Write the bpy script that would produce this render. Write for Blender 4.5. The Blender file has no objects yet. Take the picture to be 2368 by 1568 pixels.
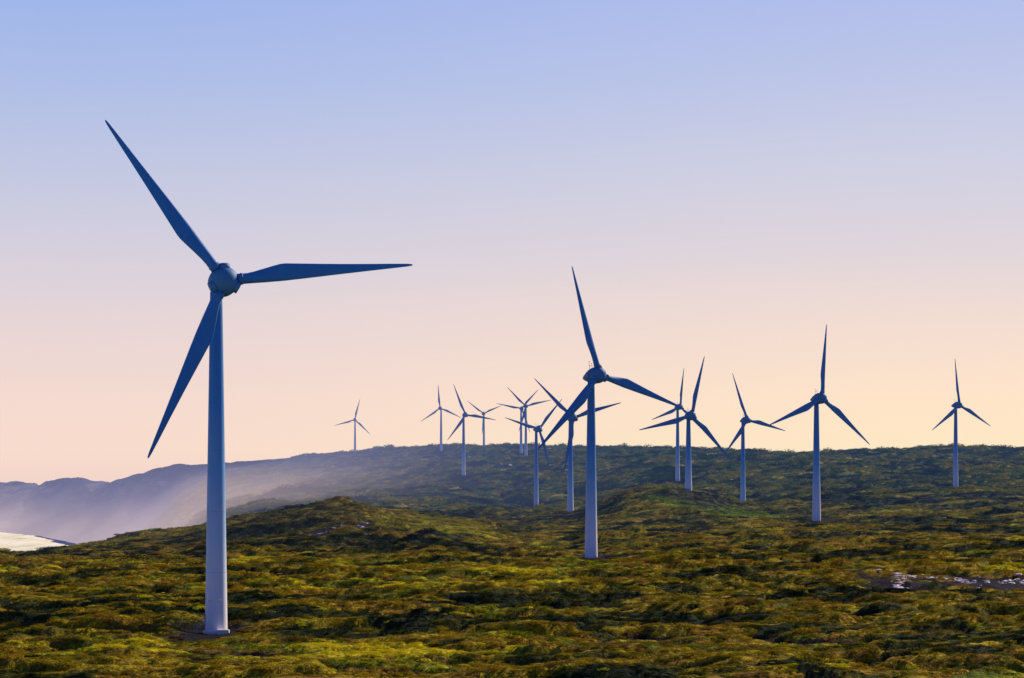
import bpy, math, random
import numpy as np
from mathutils import Vector, Matrix, Euler
random.seed(7); rng=np.random.default_rng(11)
scene=bpy.context.scene
scene.view_settings.view_transform='Standard'
scene.view_settings.look='None'
scene.view_settings.exposure=0
COL=scene.collection
# survey constants: station point of the photographer, 110 m above the sea
F=5000.0; CU=1184.0; HV=1123.0; CAMZ=110.0

# ---------------------------------------------------------------- noise
def h2(ix,iy,s=0):
    a=(ix.astype(np.int64)*374761393+iy.astype(np.int64)*668265263+s*974711)&0xffffffff
    a=((a^(a>>13))*1274126177)&0xffffffff
    a=((a^(a>>15))*2246822519)&0xffffffff
    a=a^(a>>16)
    return (a&0xffffff)/float(0xffffff)
def vnoise(x,y,s=0):
    ix=np.floor(x);iy=np.floor(y);fx=x-ix;fy=y-iy
    fx=fx*fx*(3-2*fx);fy=fy*fy*(3-2*fy)
    a=h2(ix,iy,s);b=h2(ix+1,iy,s);c=h2(ix,iy+1,s);d=h2(ix+1,iy+1,s)
    return (a*(1-fx)+b*fx)*(1-fy)+(c*(1-fx)+d*fx)*fy
def fbm(x,y,s=0,o=4):
    t=0;a=1.0;n=0
    for i in range(o):
        t=t+a*(vnoise(x*2**i+17*i,y*2**i+31*i,s+i)-.5)*2;n+=a;a*=.5
    return t/n
def domes(x,y,cell,s,pw=.5):
    x=x/cell;y=y/cell
    x0=x;y0=y
    x=x+.7*(vnoise(x0*1.3,y0*1.3,s+5)-.5)+.3*(vnoise(x0*4,y0*4,s+6)-.5)
    y=y+.7*(vnoise(x0*1.3,y0*1.3,s+8)-.5)+.3*(vnoise(x0*4,y0*4,s+9)-.5)
    ix=np.floor(x);iy=np.floor(y);out=np.zeros_like(x);sp=np.zeros_like(x)
    for dx in(-1,0,1):
        for dy in(-1,0,1):
            cx=ix+dx;cy=iy+dy
            px=cx+.1+.8*h2(cx,cy,s);py=cy+.1+.8*h2(cx,cy,s+1)
            r=.24+.66*h2(cx,cy,s+2)**1.2;hh=(.2+.8*h2(cx,cy,s+3))*(.5+.5*r)
            d2=((x-px)**2+(y-py)**2)/(r*r)
            v=hh*np.clip(1-d2,0,1)**pw
            sp=np.where(v>out,h2(cx,cy,s+11),sp);out=np.maximum(out,v)
    return out,sp
def sstep(a,b,x):
    t=np.clip((x-a)/(b-a),0,1);return t*t*(3-2*t)

# ---------------------------------------------------------------- terrain survey table
ROWS=[20,120,300,380,500,680,850,1000,1150,1400,1780,2100,2400,2800,3200,3600,4000,4400,4800,5200,5700,6500,8000,9500]
T={ # bearing column : height (<400) or depression line
-700:[85,85,1568,1475,1400,1335,1305,50,10,-6,-6,-6,-6,-6,-6,-6,-6,-6,-6,-6,-6,-6,-6,-6],
-150:[85,85,1560,1475,1398,1330,1295,1289,40,-6,-6,-6,-6,-6,-6,-6,-6,-6,-6,-6,-6,-6,1122,-6],
0:   [85,85,1555,1472,1394,1325,1290,1286,40,-6,-6,-6,-6,-6,-6,-6,-6,-6,-6,-1,1165,1126,1117,-6],
60:  [85,85,1553,1471,1393,1324,1289,1285,40,-6,-6,-6,-6,-6,-6,-6,-6,-6,-6,18,1135,1122,1119,-6],
110: [85,85,1552,1470,1392,1322,1287,1282,50,-6,-6,-6,-6,-6,-6,-6,-6,-6,4,52,1110,100,60,-6],
170: [85,85,1550,1469,1390,1318,1282,1273,60,-6,-6,-6,-6,-6,-6,-6,-6,6,50,1106,1106,90,30,-6],
250: [85,85,1550,1468,1385,1312,1276,1256,80,25,-6,-6,-6,-6,-6,-6,8,56,1112,1103,110,60,10,-6],
300: [85,85,1550,1467,1383,1309,1270,1247,84,45,10,5,5,0,2,15,55,1118,1098,110,100,60,0,-6],
345: [85,85,1550,1466,1380,1306,1266,1240,86,55,30,25,20,22,30,45,95,1084,1090,115,100,60,0,-6],
420: [85,85,1550,1466,1380,1305,1260,1229,85,65,45,50,60,1208,1182,1142,1090,1066,1080,120,100,60,0,-6],
500: [85,85,1550,1465,1378,1300,1243,1210,1222,1222,1203,1190,1178,1160,1132,1098,1078,1068,1080,120,100,60,0,-6],
650: [85,85,1548,1465,1378,1292,1225,1188,1202,1200,1172,1160,1150,1130,1100,1070,1063,1072,130,120,100,60,0,-6],
740: [85,85,1548,1465,1378,1286,1218,1174,1192,1196,1168,1150,1135,1110,1080,1054,1056,1080,130,120,100,60,0,-6],
795: [85,85,1548,1465,1378,1284,1215,1153,1192,1192,1165,1145,1125,1095,1070,1046,1052,130,130,120,100,60,0,-6],
850: [85,85,1547,1464,1378,1284,1222,1176,1195,1192,1162,1142,1120,1092,1065,1043,1051,130,130,120,100,60,0,-6],
900: [85,85,1546,1463,1377,1285,1230,1194,1200,1192,1160,1140,1115,1090,1060,1040,1050,130,130,120,100,60,0,-6],
1050:[85,85,1545,1462,1376,1288,1243,1217,1210,1195,1165,1130,1095,1070,1041,1035,1050,130,130,120,100,60,0,-6],
1200:[85,85,1543,1462,1376,1295,1256,1236,1217,1198,1185,1130,1090,1058,1040,1037,1050,130,130,120,100,60,0,-6],
1350:[85,85,1542,1461,1375,1297,1256,1230,1195,1188,1160,1120,1080,1050,1040,1045,130,130,130,120,100,60,0,-6],
1440:[85,85,1542,1461,1375,1294,1250,1217,1150,1178,1145,1108,1072,1046,1044,1048,130,130,130,120,100,60,0,-6],
1530:[85,85,1542,1461,1374,1290,1247,1212,1130,1160,1130,1095,1064,1047,1050,130,130,130,130,120,100,60,0,-6],
1620:[85,85,1542,1460,1374,1288,1242,1208,1145,1155,1125,1092,1062,1050,1056,130,130,130,130,120,100,60,0,-6],
1720:[85,85,1542,1460,1373,1286,1238,1208,1188,1172,1132,1092,1056,1054,1060,130,130,130,130,120,100,60,0,-6],
1900:[85,85,1542,1460,1372,1282,1240,1210,1185,1150,1110,1075,1052,1060,130,130,130,130,130,120,100,60,0,-6],
2100:[85,85,1540,1458,1372,1278,1230,1200,1180,1154,1108,1066,1046,1055,130,130,130,130,130,120,100,60,0,-6],
2368:[85,85,1540,1456,1372,1274,1230,1200,1175,1148,1105,1068,1041,1050,130,130,130,130,130,120,100,60,0,-6],
3100:[85,85,1540,1456,1368,1280,1230,1200,1175,1148,1105,1068,1041,1050,130,130,130,130,130,120,100,60,0,-6]}
us=np.array(sorted(T));ys=np.array(ROWS,float)
Zt=np.array([[t if t<400 else CAMZ-(t-HV)*y/F for t,y in zip(T[u],ROWS)] for u in us])
UG=np.arange(-700,3101,10.0); LG=np.arange(math.log(20),math.log(9500),.012)
tmp=np.array([np.interp(LG,np.log(ys),row) for row in Zt])
G=np.array([np.interp(UG,us,tmp[:,j]) for j in range(len(LG))]).T
def blur(a,ax,n):
    for _ in range(n):
        p=np.concatenate([np.take(a,[0],ax),a,np.take(a,[-1],ax)],ax)
        s=a.shape[ax]
        a=(np.take(p,range(0,s),ax)+2*np.take(p,range(1,s+1),ax)+np.take(p,range(2,s+2),ax))/4
    return a
G=blur(blur(G,0,5),1,4)
def base_h(x,y):
    y=np.maximum(y,20.5)
    u=np.clip(CU+F*x/y,-699,3089);l=np.clip(np.log(y),LG[0],LG[-1]-.001)
    a=(u-UG[0])/10;b=(l-LG[0])/.012
    ia=np.clip(a.astype(int),0,len(UG)-2);ib=np.clip(b.astype(int),0,len(LG)-2)
    fa=a-ia;fb=b-ib
    return (G[ia,ib]*(1-fa)+G[ia+1,ib]*fa)*(1-fb)+(G[ia,ib+1]*(1-fa)+G[ia+1,ib+1]*fa)*fb

# ---------------------------------------------------------------- turbine survey
TB=[ # base, three tips
((500,1465),[(244,277),(955,612),(342,1060)]),
((1367,1290),[(1323,615),(1582,945),(1243,1040)]),
((1888,1205),[(1910,750),(2012,1029),(1777,983)]),
((2210,1130),[(2207,828),(2290,986),(2154,995)]),
((1718,1171),[(1690,862),(1821,1001),(1679,1050)]),
((1592,1136),[(1632,822),(1686,1063),(1476,998)]),
((1567,1113),[(1582,850),(1629,1000),(1505,972)]),
((1319,1185),[(1236,875),(1437,931),(1304,1092)]),
((1240,1185),[(1168,967),(1301,921),(1270,1088)]),
((1216,1056),[(1172,895),(1275,925),(1199,998)]),
((1205,1050),[(1146,932),(1246,903),(1228,999)]),
((1072,1101),[(1050,888),(1148,971),(1035,1019)]),
((1020,1043),[(1014,889),(1064,965),(971,977)]),
((1119,1037),[(1077,926),(1159,938),(1113,1005)]),
((821,1046),[(832,923),(856,1005),(772,984)])]
LB=35.0;OFF=4.2
def fit(tips,tilt):
    c=np.mean(tips,0);P=np.array(tips,float)
    ang=np.arctan2(P[:,0]-c[0],-(P[:,1]-c[1]))%(2*math.pi)
    P=P[np.argsort(ang)];L=np.sqrt((((P-c)**2).sum(1)).max())
    yw=np.radians(np.linspace(8,52,12));ro=np.radians(np.linspace(0,120,41));yy=F*LB/L*np.linspace(.88,1.06,10)
    dy,dr,dd=yw[1]-yw[0],ro[1]-ro[0],yy[1]-yy[0];c0=c.copy()
    for it in range(7):
        A,R,Y=np.meshgrid(yw,ro,yy,indexing='ij')
        ct,st=math.cos(tilt),math.sin(tilt)
        n=(np.sin(A)*ct,-np.cos(A)*ct,st+0*A);r=(np.cos(A),np.sin(A),0*A)
        w=(n[1]*r[2]-n[2]*r[1],n[2]*r[0]-n[0]*r[2],n[0]*r[1]-n[1]*r[0])
        Cx=(c0[0]-CU)/F*Y;Cz=CAMZ-(c0[1]-HV)/F*Y;cost=0;ru=[];rv=[]
        for k in range(3):
            th=R+k*2*math.pi/3
            X=Cx+LB*(w[0]*np.cos(th)+r[0]*np.sin(th));Yk=Y+LB*(w[1]*np.cos(th)+r[1]*np.sin(th));Z=Cz+LB*(w[2]*np.cos(th)+r[2]*np.sin(th))
            a_=CU+F*X/Yk-P[k,0];b_=HV-F*(Z-CAMZ)/Yk-P[k,1];ru.append(a_);rv.append(b_)
            cost=cost+a_**2+b_**2
        i=np.unravel_index(np.argmin(cost),cost.shape)
        a,rr,y0=A[i],R[i],Y[i];e=cost[i]
        C=np.array([(c0[0]-CU)/F*y0,y0,CAMZ-(c0[1]-HV)/F*y0])
        c0=c0-np.array([np.mean([q[i] for q in ru]),np.mean([q[i] for q in rv])])
        yw=a+np.linspace(-1,1,9)*dy;ro=rr+np.linspace(-1,1,9)*dr;yy=y0+np.linspace(-1,1,9)*dd
        if it>0: dy/=2.5;dr/=2.5;dd/=2.5
    return C,a,rr,math.sqrt(e/3)
TU=[]
for (bu,bv),tips in TB:
    best=None
    for tl in((2,4,6,8,10) if bv>1250 else (4,6)):
        r_=fit(tips,math.radians(tl))
        if best is None or r_[3]<best[0][3]: best=(r_,math.radians(tl))
    (C,yaw,roll,e),tilt=best
    by=C[1]+OFF*math.cos(yaw)
    bx=(bu-CU)/F*by                                   # tower axis as surveyed
    bz=CAMZ-(bv-HV)/F*by
    TU.append(dict(C=C,yaw=yaw,roll=roll,tilt=tilt,b=np.array([bx,by,bz])))
BX=np.array([t['b'] for t in TU])
SG=18+.035*BX[:,1]
K=np.exp(-(((BX[:,None,:2]-BX[None,:,:2])**2).sum(-1))/(2*SG[None,:]**2))
bc=BX[:,2]-base_h(BX[:,0],BX[:,1])
Wt=np.linalg.lstsq(K+0.01*np.eye(len(K)),bc,rcond=None)[0]
def near_t(x,y,r,ey=1.0,front=1.0):
    m=np.zeros_like(x)
    for b in BX:
        dy=y-b[1];e=np.where(dy<0,ey*front,ey)
        m=np.maximum(m,np.exp(-((x-b[0])**2+(dy/e)**2)/(2*r*r)))
    return m
PATCH=[(132,524,38,24),(-57,835,9,28),(120,395,9,8),(-130,640,5,6),(-7,2480,10,60),(89,500,9,42),(110,515,16,26),(86,372,9,9),(-72,800,6,22)]
def bare(x,y,n=True):
    m=np.zeros_like(x)
    for px,py,a,b in PATCH:
        m=np.maximum(m,np.exp(-(((x-px)/a)**2+((y-py)/b)**2)*1.2))
    if not n: return m
    return np.clip(m*1.45+.80*fbm(x/6,y/10,77,3)*np.minimum(m*3,1),0,1)
def ground_h(x,y):
    z=base_h(x,y)
    for b,w,s in zip(BX,Wt,SG): z=z+w*np.exp(-((x-b[0])**2+(y-b[1])**2)/(2*s*s))
    land=np.clip((z+6)/40,0,1)
    nt=(1-near_t(x,y,16,2.0,5.0))*(1-.85*bare(x,y,False))
    q=.6*x+.35*y
    und=3.0*fbm(x/60,q/34,3,4)*sstep(150,300,y)*(1-sstep(2500,3500,y))+8.5*fbm(x/120,(y+.5*x)/90,23,4)*sstep(1050,1700,y)
    und=und-1.6*np.abs(fbm((x-.4*y)/45,y/70,88,3))*sstep(500,800,y)*(1-sstep(2500,3300,y))
    xs=x+.30*y
    far=sstep(3300,4300,y)*sstep(10,60,z)
    gul=(-50*np.abs(fbm(xs/150,y/1100,40,5))+10)*far*(1-.65*sstep(100,135,z))+3.5*fbm(x/45,y/140,47,3)*far
    return z+(und*nt+gul)*land
def canopy(x,y):
    z=base_h(x,y);land=np.clip((z-4)/25,0,1)
    q=.5+.5*fbm(x/40,y/55,61,3)
    s=sstep(900,1500,y)
    wx=x+.25*y
    d1,s1=domes(wx*.40,y*.92,5.6,100,.42);d2,s2=domes(x*.6,y,2.6,200);d3,s3=domes(x*.6,y,15,300)
    m=fbm(wx/20,y/8,140,5);mat=np.clip((m+.08)/.22,0,1)**.6*(.6+.8*vnoise(wx/20,y/12,150))
    a=(d1*3.6+mat*1.0)*(1-s)*(.35+1.0*q);a2=d2*.8*(1-sstep(500,900,y))*np.clip(mat+.25,0,1);b=d3*5.2*s
    k=land*(1-near_t(x,y,6,1.6,4))*(1-.97*bare(x,y))*(1-sstep(3300,4000,y))*(1-.6*near_t(x,y,14,2.,6.)*sstep(800,1100,y))
    sp=np.where(b>a+a2,s3,np.where(d1>.2,s1*.8+s2*.2,.6*vnoise(wx/9,y/5,160)+.4*s2))
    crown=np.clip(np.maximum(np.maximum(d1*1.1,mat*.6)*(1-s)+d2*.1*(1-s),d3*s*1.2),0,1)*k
    return (a+a2+b)*k,crown,sp

# ---------------------------------------------------------------- mesh helpers
def mesh_np(name,V,Fq,smooth=True):
    me=bpy.data.meshes.new(name)
    V=np.asarray(V,np.float32);Fq=np.asarray(Fq,np.int32)
    me.vertices.add(len(V));me.vertices.foreach_set('co',V.ravel())
    k=Fq.shape[1];me.loops.add(Fq.size);me.loops.foreach_set('vertex_index',Fq.ravel())
    me.polygons.add(len(Fq));me.polygons.foreach_set('loop_start',np.arange(0,Fq.size,k,dtype=np.int32))
    me.polygons.foreach_set('loop_total',np.full(len(Fq),k,np.int32))
    me.polygons.foreach_set('use_smooth',np.full(len(Fq),smooth))
    me.update(calc_edges=True);me.validate();return me
def obj(name,me,mat=None,parent=None,**kw):
    o=bpy.data.objects.new(name,me);COL.objects.link(o)
    if mat and me: me.materials.clear();me.materials.append(mat)
    if parent:o.parent=parent
    for k,v in kw.items():o[k]=v
    return o
def py_mesh(name,V,Fc,smooth=True):
    me=bpy.data.meshes.new(name);me.from_pydata([tuple(v) for v in V],[],Fc)
    for p in me.polygons:p.use_smooth=smooth
    me.update();return me
def rings(secs,cap=True):
    V=[];Fc=[];n=len(secs[0])
    for s in secs:V+=list(s)
    for i in range(len(secs)-1):
        for j in range(n):
            a=i*n+j;b=i*n+(j+1)%n;Fc.append((a,b,b+n,a+n))
    if cap:
        Fc.append(tuple(range(n-1,-1,-1)));Fc.append(tuple(range((len(secs)-1)*n,len(secs)*n)))
    return V,Fc
def tube(p,q,r0,r1=None,n=10):
    r1=r0 if r1 is None else r1
    p=Vector(p);q=Vector(q);d=(q-p).normalized();a=d.orthogonal().normalized();b=d.cross(a)
    S=[[c+(a*math.cos(t)+b*math.sin(t))*r for t in[2*math.pi*k/n for k in range(n)]] for c,r in((p,r0),(q,r1))]
    return rings(S)
def box(c,s):
    x,y,z=c;a,b,h=[v/2 for v in s];e=min(a,b,h)*.12
    S=[]
    for zz,ins in((-h,e),(-h+e,0),(h-e,0),(h,e)):
        A=a-ins;B=b-ins
        S.append([(x+i,y+j,z+zz) for i,j in((-A,-B+e),(-A+e,-B),(A-e,-B),(A,-B+e),(A,B-e),(A-e,B),(-A+e,B),(-A,B-e))])
    return rings(S)
def join(*parts):
    V=[];Fc=[]
    for v,f in parts:
        o=len(V);V+=list(v);Fc+=[tuple(i+o for i in q) for q in f]
    return V,Fc

# ---------------------------------------------------------------- node helpers
class N:
    def __init__(s,nt): s.t=nt;s.n=nt.nodes;s.l=nt.links
    def new(s,ty,ins=None,**kw):
        x=s.n.new(ty)
        for k,v in kw.items():setattr(x,k,v)
        for k,v in(ins or {}).items():
            if isinstance(v,bpy.types.NodeSocket): s.l.new(v,x.inputs[k])
            else: x.inputs[k].default_value=v
        return x
    def m(s,op,a,b=0.0,c=None,clamp=False):
        ins={0:a,1:b}
        if c is not None:ins[2]=c
        return s.new('ShaderNodeMath',ins,operation=op,use_clamp=clamp).outputs[0]
    def mr(s,v,a,b,c=0.0,d=1.0,smooth=True):
        x=s.new('ShaderNodeMapRange',{'Value':v,'From Min':a,'From Max':b,'To Min':c,'To Max':d});x.interpolation_type='SMOOTHSTEP' if smooth else 'LINEAR'
        return x.outputs[0]
    def mix(s,f,a,b):
        x=s.new('ShaderNodeMix',data_type='RGBA');
        for sock,v in((x.inputs[0],f),(x.inputs[6],a),(x.inputs[7],b)):
            if isinstance(v,bpy.types.NodeSocket):s.l.new(v,sock)
            else:sock.default_value=v if not isinstance(v,tuple) else (v+(1,))[:4]
        return x.outputs[2]
    def ramp(s,f,st,interp='LINEAR'):
        x=s.new('ShaderNodeValToRGB',{0:f});e=x.color_ramp.elements;x.color_ramp.interpolation=interp
        while len(e)<len(st):e.new(.5)
        for q,(p,c) in zip(e,st):q.position=p;q.color=(c+(1,))[:4]
        return x.outputs[0]
    def noise(s,vec,scale,det=3,rough=.55):
        return s.new('ShaderNodeTexNoise',{'Vector':vec,'Scale':scale,'Detail':det,'Roughness':rough}).outputs[0]
    def blob(s,X,Y,cx,cy,a,b):
        gx=s.m('DIVIDE',s.m('SUBTRACT',X,cx),a);gy=s.m('DIVIDE',s.m('SUBTRACT',Y,cy),b)
        return s.m('SUBTRACT',1.0,s.m('ADD',s.m('MULTIPLY',gx,gx),s.m('MULTIPLY',gy,gy)),clamp=True)
def lin(r,g,b):
    f=lambda c:(c/255/12.92 if c/255<=.04045 else ((c/255+.055)/1.055)**2.4)
    return (f(r),f(g),f(b))

# aerial haze as a glow mixed into surfaces, by their place in the landscape
hz=bpy.data.node_groups.new('coastal_haze','ShaderNodeTree')
hz.interface.new_socket('Shader',in_out='INPUT',socket_type='NodeSocketShader')
hz.interface.new_socket('Amount',in_out='INPUT',socket_type='NodeSocketFloat').default_value=1
hz.interface.new_socket('Shader',in_out='OUTPUT',socket_type='NodeSocketShader')
h=N(hz);gi=h.new('NodeGroupInput');go=h.new('NodeGroupOutput')
P=h.new('ShaderNodeNewGeometry').outputs['Position'];sp=h.new('ShaderNodeSeparateXYZ',{0:P})
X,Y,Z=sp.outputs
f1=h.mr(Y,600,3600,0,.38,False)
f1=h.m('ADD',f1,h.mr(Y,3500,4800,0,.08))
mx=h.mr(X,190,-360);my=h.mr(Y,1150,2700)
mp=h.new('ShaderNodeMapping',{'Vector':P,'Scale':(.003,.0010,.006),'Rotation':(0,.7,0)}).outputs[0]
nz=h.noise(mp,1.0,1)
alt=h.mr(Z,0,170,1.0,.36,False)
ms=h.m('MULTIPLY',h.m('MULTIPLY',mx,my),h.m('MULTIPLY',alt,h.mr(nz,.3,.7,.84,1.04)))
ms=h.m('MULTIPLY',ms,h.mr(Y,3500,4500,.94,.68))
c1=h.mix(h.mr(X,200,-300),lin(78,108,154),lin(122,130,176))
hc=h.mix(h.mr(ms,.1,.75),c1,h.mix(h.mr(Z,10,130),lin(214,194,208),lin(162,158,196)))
# warm sunlit spray painted as haze glow on the valley behind the knoll
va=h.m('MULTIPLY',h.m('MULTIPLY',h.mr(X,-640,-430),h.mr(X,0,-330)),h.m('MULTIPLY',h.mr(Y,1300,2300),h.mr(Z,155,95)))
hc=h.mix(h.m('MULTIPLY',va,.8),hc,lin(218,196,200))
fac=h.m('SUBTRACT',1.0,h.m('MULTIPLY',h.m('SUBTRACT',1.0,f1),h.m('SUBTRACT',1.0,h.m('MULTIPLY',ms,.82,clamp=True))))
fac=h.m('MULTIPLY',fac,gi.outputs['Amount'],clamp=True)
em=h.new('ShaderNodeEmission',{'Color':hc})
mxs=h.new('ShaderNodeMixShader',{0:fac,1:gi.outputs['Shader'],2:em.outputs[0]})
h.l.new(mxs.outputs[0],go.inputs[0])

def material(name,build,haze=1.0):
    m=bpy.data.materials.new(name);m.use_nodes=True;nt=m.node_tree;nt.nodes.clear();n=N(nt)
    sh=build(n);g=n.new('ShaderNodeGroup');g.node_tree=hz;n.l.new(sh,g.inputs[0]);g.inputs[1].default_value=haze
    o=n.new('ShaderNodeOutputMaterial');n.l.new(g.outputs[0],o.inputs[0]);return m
def pbsdf(n,col,rough=.5,spec=.5,**k):
    ins={'Base Color':col if isinstance(col,bpy.types.NodeSocket) else (col+(1,))[:4],'Roughness':rough,'Specular IOR Level':spec};ins.update(k)
    return n.new('ShaderNodeBsdfPrincipled',ins).outputs[0]

def heath_col(n,P,crown,spc,rnd=None):
    sp=n.new('ShaderNodeSeparateXYZ',{0:P});Y=sp.outputs[1];X=sp.outputs[0]
    mp=n.new('ShaderNodeMapping',{'Vector':P,'Scale':(.5,.9,.3)}).outputs[0]
    a=n.noise(mp,.022,4,.6);b=n.noise(mp,.13,3,.6)
    v=n.m('ADD',n.m('MULTIPLY',n.mr(a,.36,.64,0,1,False),.42),n.m('ADD',n.m('MULTIPLY',spc,.42),n.m('MULTIPLY',n.mr(b,.3,.7,0,1,False),.16)))
    if rnd is not None: v=n.m('ADD',v,n.m('MULTIPLY',n.m('SUBTRACT',rnd,.5),.14))
    near=n.ramp(v,[(.15,(.008,.016,.010)),(.32,(.026,.040,.013)),(.42,(.090,.092,.014)),(.52,(.48,.35,.014)),(.60,(.32,.165,.022)),(.69,(.12,.17,.014)),(.80,(.74,.60,.018))])
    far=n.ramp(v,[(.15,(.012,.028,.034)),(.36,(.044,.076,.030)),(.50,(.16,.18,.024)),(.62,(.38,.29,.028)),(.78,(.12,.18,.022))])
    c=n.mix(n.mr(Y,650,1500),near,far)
    c=n.mix(n.m('MULTIPLY',n.mr(n.blob(X,Y,104.,1100.,40.,80.),0,.5),.85),c,(.20,.29,.014))
    # scrub tinted darker on the knoll by the cliffs, golden on its right flank
    c=n.mix(n.m('MULTIPLY',n.mr(n.blob(X,Y,-82.,850.,64.,170.),0,.6),.40),c,(.018,.030,.015))
    c=n.mix(n.m('MULTIPLY',n.mr(n.blob(X,Y,-34.,930.,34.,100.),0,.7),.65),c,(.38,.33,.015))
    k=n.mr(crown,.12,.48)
    return n.mix(k,n.mix(.04,(.009,.006,.020),c),c)  # low gaps between bushes darkened: shade put into the colour
def b_ground(n):
    P=n.new('ShaderNodeNewGeometry').outputs['Position'];sp=n.new('ShaderNodeSeparateXYZ',{0:P})
    A=lambda s:n.new('ShaderNodeAttribute',attribute_name=s).outputs['Fac']
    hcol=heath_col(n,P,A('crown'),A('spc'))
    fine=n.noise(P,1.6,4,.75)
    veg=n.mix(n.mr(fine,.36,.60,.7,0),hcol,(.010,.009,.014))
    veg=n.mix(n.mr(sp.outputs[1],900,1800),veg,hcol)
    soil=n.mix(n.mr(n.noise(P,.9,5,.7),.50,.78),(.013,.009,.022),(.10,.065,.088))
    c=n.mix(n.mr(A('bare'),.35,.55),veg,soil)
    cl=n.mix(n.mr(n.noise(n.new('ShaderNodeMapping',{'Vector':P,'Scale':(.014,.003,.05)}).outputs[0],1.,6,.7),.42,.58),(.006,.018,.030),(.26,.20,.15))  # streaked colour stands in for lit and shaded folds of the cliffs
    cliff=n.m('MULTIPLY',n.mr(sp.outputs[1],3000,3800),n.mr(sp.outputs[2],150,100))
    c=n.mix(cliff,c,cl)
    bp=n.new('ShaderNodeBump',{'Height':n.noise(P,.35,5,.75),'Strength':.9,'Distance':1.8}).outputs[0]
    return pbsdf(n,c,.95,.05,Normal=bp)
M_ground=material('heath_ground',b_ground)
def b_leaf(n):
    P=n.new('ShaderNodeNewGeometry').outputs['Position']
    rnd=n.new('ShaderNodeObjectInfo').outputs['Random']
    A=lambda s:n.new('ShaderNodeAttribute',attribute_name=s,attribute_type='INSTANCER').outputs['Fac']
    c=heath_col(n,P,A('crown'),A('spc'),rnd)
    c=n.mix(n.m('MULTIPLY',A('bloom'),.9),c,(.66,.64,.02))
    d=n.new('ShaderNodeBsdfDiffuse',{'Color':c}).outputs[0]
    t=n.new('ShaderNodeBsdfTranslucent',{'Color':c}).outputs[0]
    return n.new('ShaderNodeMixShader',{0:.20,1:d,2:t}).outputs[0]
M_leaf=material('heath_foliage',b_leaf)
def b_rock(n):
    P=n.new('ShaderNodeNewGeometry').outputs['Position']
    c=n.mix(n.mr(n.noise(P,1.5,4,.7),.28,.52),(.28,.20,.22),(.97,.80,.80))
    return pbsdf(n,c,.45,.6,Normal=n.new('ShaderNodeBump',{'Height':n.noise(P,4,4),'Strength':.5}).outputs[0])
M_rock=material('limestone',b_rock)
def b_sea(n):
    P=n.new('ShaderNodeNewGeometry').outputs['Position']
    mp=n.new('ShaderNodeMapping',{'Vector':P,'Scale':(.026,.0032,1),'Rotation':(0,0,.18)}).outputs[0]
    sY=n.new('ShaderNodeSeparateXYZ',{0:P}).outputs[1]
    f=n.m('ADD',n.noise(mp,1.1,8,.75),n.mr(sY,3450,4100,-.08,.055,False))
    c=n.ramp(f,[(.40,(.42,.56,.52)),(.47,(.68,.70,.58)),(.50,(1.0,.88,.66)),(.54,(.86,.80,.62)),(.58,(1.0,.95,.82))])
    return pbsdf(n,c,.9,.0)
M_sea=material('surf_water',b_sea,0.0)
def paint(name,c,rough=.45,grime=.06):
    def b(n):
        oc=n.new('ShaderNodeTexCoord').outputs['Object']
        g=n.noise(oc,.25,3,.5)
        col=n.mix(n.mr(g,.35,.75,0,grime*3),c,tuple(v*.7 for v in c))
        return pbsdf(n,col,rough,.2)
    return material(name,b)
M_blade=paint('blade_paint',(.032,.185,.52),.55,.04)
M_hub=paint('hub_paint',(.052,.185,.43),.6,.0)
M_nac=paint('nacelle_paint',(.050,.18,.42),.6,.0)
M_steel=paint('galvanised_steel',(.25,.25,.28))
M_conc=paint('concrete',(.85,.78,.76),.9)
M_door=paint('door_paint',(.35,.35,.42))
def b_tower(n):
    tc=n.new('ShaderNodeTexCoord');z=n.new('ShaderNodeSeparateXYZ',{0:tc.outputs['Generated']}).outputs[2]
    c=n.ramp(z,[(0,(1.0,.90,.94)),(.14,(.90,.88,.97)),(.30,(.48,.64,.92)),(.48,(.16,.39,.76)),(.68,(.050,.24,.64)),(1,(.026,.17,.50))])  # pale foot to dark blue top: light and shade painted into the colour
    st=n.new('ShaderNodeMapping',{'Vector':tc.outputs['Object'],'Scale':(1.4,1.4,.06)}).outputs[0]
    g=n.noise(st,1.0,5,.6)
    c=n.mix(n.mr(g,.4,.8,0,.13),c,(.2,.18,.25))
    zz=n.new('ShaderNodeSeparateXYZ',{0:tc.outputs['Object']}).outputs[2]
    fr=n.m('FRACT',n.m('DIVIDE',zz,11.0));seam=n.m('LESS_THAN',fr,.006)
    c=n.mix(n.m('MULTIPLY',seam,.30),c,(.05,.05,.08))
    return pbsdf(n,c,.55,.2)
M_tower=material('tower_shaded_paint',b_tower)

# ---------------------------------------------------------------- ground + sea
gu=np.arange(-650,3001,5.0);gy=np.concatenate([np.linspace(25,255,18),np.exp(np.arange(math.log(262),math.log(9400),.0030))])
UU,YY=np.meshgrid(gu,gy);XX=(UU-CU)/F*YY
Zg=ground_h(XX,YY);Cn,Cr,Sp=canopy(XX,YY);Bn=bare(XX,YY)
Zf=Zg+Cn
nr,nc=XX.shape
V=np.stack([XX,YY,Zf],-1).reshape(-1,3)
i=np.arange(nr-1)[:,None]*nc+np.arange(nc-1)[None,:]
Fq=np.stack([i,i+1,i+nc+1,i+nc],-1).reshape(-1,4)
me=mesh_np('ground',V,Fq)
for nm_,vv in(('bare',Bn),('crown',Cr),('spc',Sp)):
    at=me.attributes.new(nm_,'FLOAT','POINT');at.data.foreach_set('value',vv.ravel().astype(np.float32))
obj('ground',me,M_ground,kind='structure',label='rolling coastal heath with bare limestone patches and sea cliffs',category='hills')
S=60000;n_=40
gx=np.linspace(-S,S,n_+1)
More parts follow.
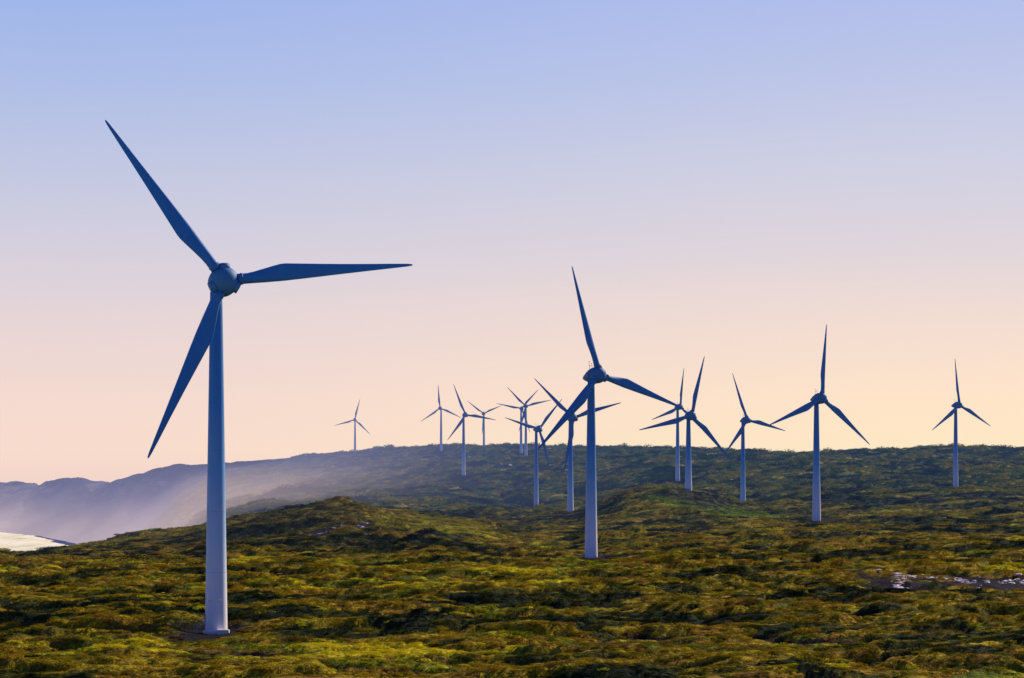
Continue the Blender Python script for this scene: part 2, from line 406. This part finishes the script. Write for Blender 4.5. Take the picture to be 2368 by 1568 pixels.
V=np.array([(x,y,0) for y in gx for x in gx]);Fc=np.array([(r*(n_+1)+c,r*(n_+1)+c+1,(r+1)*(n_+1)+c+1,(r+1)*(n_+1)+c) for r in range(n_) for c in range(n_)])
obj('sea',mesh_np('sea',V,Fc),M_sea,kind='structure',label='pale hazy ocean with white surf below cliffs',category='sea')

# ---------------------------------------------------------------- heath scrub (uncountable cover)
proto=bpy.data.collections.new('scrub_shapes')
for k in range(6):
    rr=np.random.default_rng(100+k);V=[];Fc=[]
    lobes=[(rr.uniform(-.32,.32),rr.uniform(-.32,.32),rr.uniform(.08,.2),rr.uniform(.22,.42)) for _ in range(5)]
    for q in range(170):
        lx,ly,lz,lr=lobes[q%5]
        d=rr.normal(size=3);d[2]=abs(d[2])*1.2+.15;d/=np.linalg.norm(d)
        p=np.array([lx,ly,lz*.4])+d*np.array([lr,lr,lr*.7])*rr.uniform(.75,1.25)
        nn=d+rr.normal(size=3)*.36;nn/=np.linalg.norm(nn)
        a=np.cross(nn,rr.normal(size=3));a/=np.linalg.norm(a);b=np.cross(nn,a)
        s=rr.uniform(.03,.065);o=len(V)
        V+=[p-a*s,p-b*s*.6,p+a*s*1.1,p+b*s*.7];Fc.append((o,o+1,o+2,o+3))
    me=py_mesh('scrub_bush',V,Fc,False);me.materials.append(M_leaf)
    o=bpy.data.objects.new('scrub_bush',me);proto.objects.link(o)
NP=260000
yy=np.linspace(262,3700,3000);size=lambda y:.90*(y/300)**.80
pdf=yy/size(yy)**2;cdf=np.cumsum(pdf);cdf/=cdf[-1]
py=np.interp(rng.random(NP),cdf,yy);pu=rng.uniform(-120,2490,NP);px=(pu-CU)/F*py
gz=ground_h(px,py);cz,cr_,sp_=canopy(px,py);bz=bare(px,py)
keep=(gz>12)&(bz<rng.uniform(.25,.5,NP))&(near_t(px,py,3.2,1.6,3.5)<.35)
keep&=(cr_>rng.uniform(0,.40,NP))|(py>1300)
px,py,gz,cz,bz,cr_,sp_=[a[keep] for a in(px,py,gz,cz,bz,cr_,sp_)]
sc=size(py)*rng.lognormal(0,.35,len(px))*(.75+.5*cr_)
bloom=((rng.random(len(px))<.008)|((vnoise(px/6,py/8,500)>.86)&(vnoise(px/60,py/60,501)>.5)&(rng.random(len(px))<.6)))&(py<620)
for (qx,qy,qr) in[(-71,395,3.2),(-20,377,2.4),(-37,384,3.0),(-64,392,2.0)]:
    bloom|=((px-qx)**2+((py-qy)/1.8)**2<qr*qr)&(rng.random(len(px))<.85)
me=bpy.data.meshes.new('scrub_points');me.vertices.add(len(px))
me.vertices.foreach_set('co',np.stack([px,py,gz+cz-.12*sc],-1).astype(np.float32).ravel())
def attr(nm,ty,val,f='value'):
    a=me.attributes.new(nm,ty,'POINT');a.data.foreach_set(f,val.ravel())
attr('bloom','FLOAT',bloom.astype(np.float32))
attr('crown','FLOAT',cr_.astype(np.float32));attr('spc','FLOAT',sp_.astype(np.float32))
attr('spin','FLOAT',rng.uniform(-.5,.5,len(px)).astype(np.float32))
attr('which','INT',rng.integers(0,6,len(px)).astype(np.int32))
attr('scl','FLOAT_VECTOR',np.stack([sc*1.3,sc*1.1,sc*rng.uniform(.45,1.0,len(px))*np.where(py>1400,1.5,1.0)],-1).astype(np.float32),'vector')
heath=obj('heath_scrub',me,None,kind='stuff',label='low olive and golden windswept coastal scrub',category='scrub')
g=bpy.data.node_groups.new('scatter','GeometryNodeTree')
g.interface.new_socket('Geometry',in_out='INPUT',socket_type='NodeSocketGeometry')
g.interface.new_socket('Geometry',in_out='OUTPUT',socket_type='NodeSocketGeometry')
a=N(g);gi=a.new('NodeGroupInput');go=a.new('NodeGroupOutput')
def na(nm,ty):
    x=a.new('GeometryNodeInputNamedAttribute',data_type=ty);x.inputs[0].default_value=nm;return x.outputs[0]
ci=a.new('GeometryNodeCollectionInfo',transform_space='ORIGINAL');ci.inputs[0].default_value=proto;ci.inputs['Separate Children'].default_value=True;ci.inputs['Reset Children'].default_value=True
cx=a.new('ShaderNodeCombineXYZ',{2:na('spin','FLOAT')})
er=a.new('FunctionNodeEulerToRotation',{0:cx.outputs[0]})
ip=a.new('GeometryNodeInstanceOnPoints',{'Points':gi.outputs[0],'Instance':ci.outputs[0],'Pick Instance':True,'Instance Index':na('which','INT'),'Rotation':er.outputs[0],'Scale':na('scl','FLOAT_VECTOR')})
g.links.new(ip.outputs[0],go.inputs[0])
md=heath.modifiers.new('scatter','NODES');md.node_group=g

# ---------------------------------------------------------------- limestone rubble
V=[];Fc=[];rk=np.random.default_rng(5)
import bmesh
bm=bmesh.new();bmesh.ops.create_icosphere(bm,subdivisions=1,radius=1);iv=np.array([v.co[:] for v in bm.verts]);ifc=[tuple(v.index for v in f.verts) for f in bm.faces];bm.free()
def put_rocks(x,y,s0,s1):
    global V,Fc
    z=ground_h(x,y)+canopy(x,y)[0]
    for k in range(len(x)):
        s=rk.uniform(s0,s1)*rk.lognormal(0,.5)
        p=iv*rk.uniform(.6,1.25,size=(len(iv),1))*np.array([s*1.9,s*1.1,s*.55])
        t=rk.uniform(-.7,.7);c,d=math.cos(t),math.sin(t)
        p=p@np.array([[c,d,0],[-d,c,0],[0,0,1]])+np.array([x[k],y[k],z[k]+s*.15])
        o=len(V);V+=list(p);Fc+=[tuple(i+o for i in f) for f in ifc]
def rocks(cx,cy,a,b,n,s0,s1):
    put_rocks(cx+rk.normal(size=n)*a*.5,cy+rk.normal(size=n)*b*.5,s0,s1)
def streak(pts,n,jx,jy,s0,s1):
    pts=np.array(pts,float)
    t=rk.random(n)*(len(pts)-1)
    t=t[(vnoise(t*7.0,0*t,900+n)>.40)]
    x=np.interp(t,range(len(pts)),pts[:,0])+rk.normal(size=len(t))*jx;y=np.interp(t,range(len(pts)),pts[:,1])+rk.normal(size=len(t))*jy
    put_rocks(x,y,s0,s1)
streak([(97,556),(106,550),(113,540),(122,534),(134,526),(152,518)],480,1.2,3.5,.15,.40)
streak([(100,549),(112,544),(126,539),(140,534)],180,2.0,2.5,.12,.34)
streak([(97,548),(95,530),(91,505),(85,470)],330,.7,4,.14,.38)
rocks(122,520,48,50,70,.07,.22);rocks(86,372,9,10,60,.07,.20)
rocks(-57,835,8,30,70,.14,.42);rocks(-68,805,9,22,34,.10,.32);rocks(-52,865,4,14,14,.15,.35)
rocks(120,395,8,6,40,.1,.3);rocks(-130,640,2.5,4,14,.4,.9)
rocks(-7,2480,10,40,34,.6,1.6);rocks(0,365,2.5,3,12,.15,.3);rocks(-50,760,2,8,10,.2,.4)
me=py_mesh('limestone_rubble',V,Fc,False)
obj('limestone_rubble',me,M_rock,kind='stuff',label='scattered pale limestone rubble on bare ground',category='rocks')

# ---------------------------------------------------------------- turbine meshes
def lathe(prof,n=56):
    S=[[(r*math.cos(t),y,r*math.sin(t)) for t in[2*math.pi*k/n for k in range(n)]] for y,r in prof]
    return rings(S)
HR=2.66
sp_prof=[(-2.0+HR*(1-math.cos(a)),HR*math.sin(a)) for a in np.linspace(.05,math.pi/2+.28,26)]
hubV=[lathe(sp_prof)]
for k in range(3):
    t=2*math.pi*k/3;d=Vector((math.sin(t),0,math.cos(t)))
    hubV.append(tube(d*1.8,d*2.95,1.10,1.0,28))
hub_me=py_mesh('rotor_hub',*join(*hubV))
yend=sp_prof[-1][0]
nac_me=py_mesh('nacelle',*lathe([(yend-.3,2.48),(yend+.02,2.52),(yend+.03,2.60),(yend+.5,2.62),(yend+1.3,2.55),(yend+2.4,2.32),(yend+3.8,1.82),(yend+5.1,1.25),(yend+6.2,.75),(yend+6.8,.4),(yend+7.0,.12)]))
tb=[(2.4,.98,.98,.98),(3.25,.96,.96,.96),(4.2,.94,.96,.92),(5.4,.95,1.12,.84),(7.5,.98,1.55,.62),(9.2,.98,1.90,.5),(10.4,.98,2.12,.43),(11.4,.96,2.14,.38),(14,.88,1.90,.31),(18,.74,1.54,.24),(22,.60,1.20,.18),(27,.44,.82,.12),(31,.32,.54,.08),(34,.22,.30,.05),(34.8,.14,.18,.03),(35,.05,.06,.015)]
secs=[]
nn=24
for r,ld,tr,th in tb:
    tw=math.radians(np.interp(r,[3,10,20,35],[12,10,5,2]));s=[]
    blend=np.interp(r,[4,9],[0,1])
    for k in range(nn):
        t=2*math.pi*k/nn;cx_=math.cos(t);x=(ld if cx_>0 else tr)*cx_
        prof=math.sin(t)*(1-.45*blend*max(0,-cx_))
        y=th*prof
        s.append((x*math.cos(tw)-y*math.sin(tw),x*math.sin(tw)+y*math.cos(tw),r))
    secs.append(s)
blade_me=py_mesh('blade',*rings(secs))
collar_me=py_mesh('blade_collar',*tube((0,0,2.95),(0,0,3.25),1.06,1.04,28))
for m_,mt in((hub_me,M_hub),(nac_me,M_nac),(blade_me,M_blade),(collar_me,M_nac)):m_.materials.append(mt)
mast_me=py_mesh('weather_mast',*join(tube((-.5,0,0),(-.5,0,2.6),.06),tube((.5,0,0),(.5,0,2.1),.06),tube((-.8,0,1.5),(.8,0,1.5),.05),tube((-.5,0,2.6),(-.5,0,2.95),.16,.1),tube((.5,0,2.1),(.5,0,2.4),.14,.1)))
mast_me.materials.append(M_steel)
LBL=['tall wind turbine standing in low scrub with blade pointing sideways','wind turbine with slender blade pointing up beside scrub','wind turbine with upright blade standing on open heath','lone wind turbine on distant heath slope','wind turbine with leaning upper blade on heath slope','wind turbine standing behind a green scrub mound','distant wind turbine with upright blade behind another','wind turbine with lower blade hanging before its tower','wind turbine with level blade standing in heath hollow','hazy wind turbine close beside another on ridge','hazy wind turbine partly hidden by its neighbour on ridge','wind turbine on slope below the ridge line','hazy wind turbine standing on ridge skyline','hazy wind turbine with upper blades spread on skyline','faint misty wind turbine alone on ridge top']
for idx,t in enumerate(TU):
    bx,by,_=t['b'];zg=float(ground_h(np.array([bx]),np.array([by]))[0]);TILT=t['tilt']
    e=bpy.data.objects.new('wind_turbine',None);COL.objects.link(e)
    e.location=(bx,by,zg);e.rotation_euler=(0,0,t['yaw']);e.empty_display_size=3
    e['label']=LBL[idx];e['category']='wind turbine';e['group']='turbines of the coastal wind farm'
    rel=Matrix.Rotation(-t['yaw'],4,'Z')@Vector((t['C'][0]-bx,t['C'][1]-by,t['C'][2]-zg))
    hubz=rel.z-OFF*math.sin(TILT)
    Ht=hubz-1.3
    S=[]
    for f in np.linspace(0,1,26):
        r=2.06-.97*f;z=-1.5+(Ht+1.5)*f
        S.append([(r*math.cos(q),r*math.sin(q),z) for q in[2*math.pi*k/48 for k in range(48)]])
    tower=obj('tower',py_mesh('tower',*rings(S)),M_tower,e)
    ax=Matrix.Translation((rel.x if idx==0 else rel.x*.6,-OFF,rel.z))@Matrix.Rotation(-TILT,4,'X')
    nac=obj('nacelle',nac_me,None,e);nac.matrix_local=ax
    hub=obj('rotor_hub',hub_me,None,e);hub.matrix_local=ax
    if t['b'][1]<1900 and idx>0:
        wm=obj('weather_mast',mast_me,None,nac);wm.location=(0,4.1,1.9)
    for k in range(3):
        b=obj('blade',blade_me,None,hub);b.rotation_euler=(0,t['roll']+k*2*math.pi/3,0)
        if idx<6:
            c=obj('blade_collar',collar_me,None,hub);c.rotation_euler=(0,t['roll']+k*2*math.pi/3,0)
    if idx==0:
        R=Matrix.Rotation(-t['yaw'],4,'Z')
        def put(name,mesh,mat):
            o=obj(name,py_mesh(name,*mesh,smooth=False),mat,tower);o.matrix_local=R;return o
        S=[[(r*math.cos(q),r*math.sin(q),z) for q in[2*math.pi*k/48 for k in range(48)]] for r,z in((2.4,-1),(2.4,.45),(2.3,.55),(2.0,.55))]
        put('foundation_ring',rings(S),M_conc)
        put('concrete_step',box((1.6,-2.7,.35),(2.2,1.0,1.0)),M_conc)
        st=[]
        for s in range(6): st.append(box((-3.9+.27*s,-.3,.3+.24*s),(.3,.9,.06)))
        for yy_ in(-.78,.18):
            st.append(tube((-4.05,yy_,.1),(-2.4,yy_,1.6),.05));st.append(tube((-4.05,yy_,1.2),(-2.4,yy_,2.7),.035))
            for s in range(5):
                x_=-4.0+.38*s;z_=.15+.345*s;st.append(tube((x_,yy_,z_),(x_,yy_,z_+1.1),.03))
        put('access_stair',join(*st),M_steel)
        put('access_door',box((-1.98,-.3,2.7),(.16,.95,2.1)),M_door)
        for q in(-118,-62):
            q=math.radians(q);rr_=1.96;put('vent_cowl',tube((rr_*math.cos(q)*.97,rr_*math.sin(q)*.97,6),(rr_*math.cos(q)*1.06,rr_*math.sin(q)*1.06,6),.26,.2,14),M_conc)

# ---------------------------------------------------------------- light
to_sun=Vector((.60,.60,.55)).normalized()
el=math.asin(to_sun.z);az=math.atan2(to_sun.x,to_sun.y)
L=bpy.data.lights.new('sun','SUN');L.energy=5.0;L.angle=math.radians(.5);L.color=(1,.87,.64)
lo=bpy.data.objects.new('sun',L);COL.objects.link(lo);lo.rotation_euler=(-to_sun).to_track_quat('-Z','Y').to_euler()
w=bpy.data.worlds.new('World');scene.world=w;w.use_nodes=True;w.node_tree.nodes.clear();n=N(w.node_tree)
sky=n.new('ShaderNodeTexSky',sky_type='NISHITA',sun_disc=False,sun_elevation=el,sun_rotation=az,dust_density=3.0)
D=n.new('ShaderNodeTexCoord').outputs['Generated'];sd=n.new('ShaderNodeSeparateXYZ',{0:D});dx,dy,dz=sd.outputs
str_=n.noise(n.new('ShaderNodeMapping',{'Vector':D,'Scale':(1.2,1.2,16)}).outputs[0],2.0,4)
zz=n.m('ADD',dz,n.m('MULTIPLY',n.m('SUBTRACT',str_,.5),.012))
t=n.m('DIVIDE',zz,.5,clamp=True)
k=lambda v:((HV-v)/F)/.5
RL=[(0,lin(245,215,204)),(k(1040),lin(250,222,207)),(k(920),lin(246,219,210)),(k(760),lin(232,214,215)),(k(600),lin(214,208,222)),(k(400),lin(193,199,227)),(k(200),lin(172,189,232)),(k(0),lin(157,180,235)),(.75,lin(78,110,188)),(1,lin(36,65,135))]
RR=[(0,lin(255,229,194)),(k(1040),lin(255,232,197)),(k(920),lin(255,228,201)),(k(760),lin(243,220,209)),(k(600),lin(224,212,218)),(k(400),lin(205,206,226)),(k(200),lin(187,196,231)),(k(0),lin(172,186,235)),(.75,lin(74,100,178)),(1,lin(34,60,130))]
cf=n.mix(n.mr(dx,-.22,.2),n.ramp(t,RL),n.ramp(t,RR))
back=n.ramp(t,[(0,(.26,.39,.70)),(.3,(.13,.24,.62)),(1,(.02,.05,.24))])
c=n.mix(n.mr(dy,.82,.15),cf,back)
c=n.mix(n.mr(dz,0,-.12),c,(.10,.10,.10))
b1=n.new('ShaderNodeBackground',{'Color':c,'Strength':1.02});b2=n.new('ShaderNodeBackground',{'Color':sky.outputs[0],'Strength':.08})
mxs=n.new('ShaderNodeMixShader',{0:.05,1:b1.outputs[0],2:b2.outputs[0]})
wo=n.new('ShaderNodeOutputWorld');n.l.new(mxs.outputs[0],wo.inputs[0])

# ---------------------------------------------------------------- camera
cd=bpy.data.cameras.new('camera');co=bpy.data.objects.new('camera',cd);COL.objects.link(co)
co.location=(0,0,CAMZ);co.rotation_euler=(math.pi/2,0,0)
cd.sensor_width=36;cd.lens=F/2368*36;cd.shift_y=(HV-784)/2368;cd.clip_start=1;cd.clip_end=100000
scene.camera=co
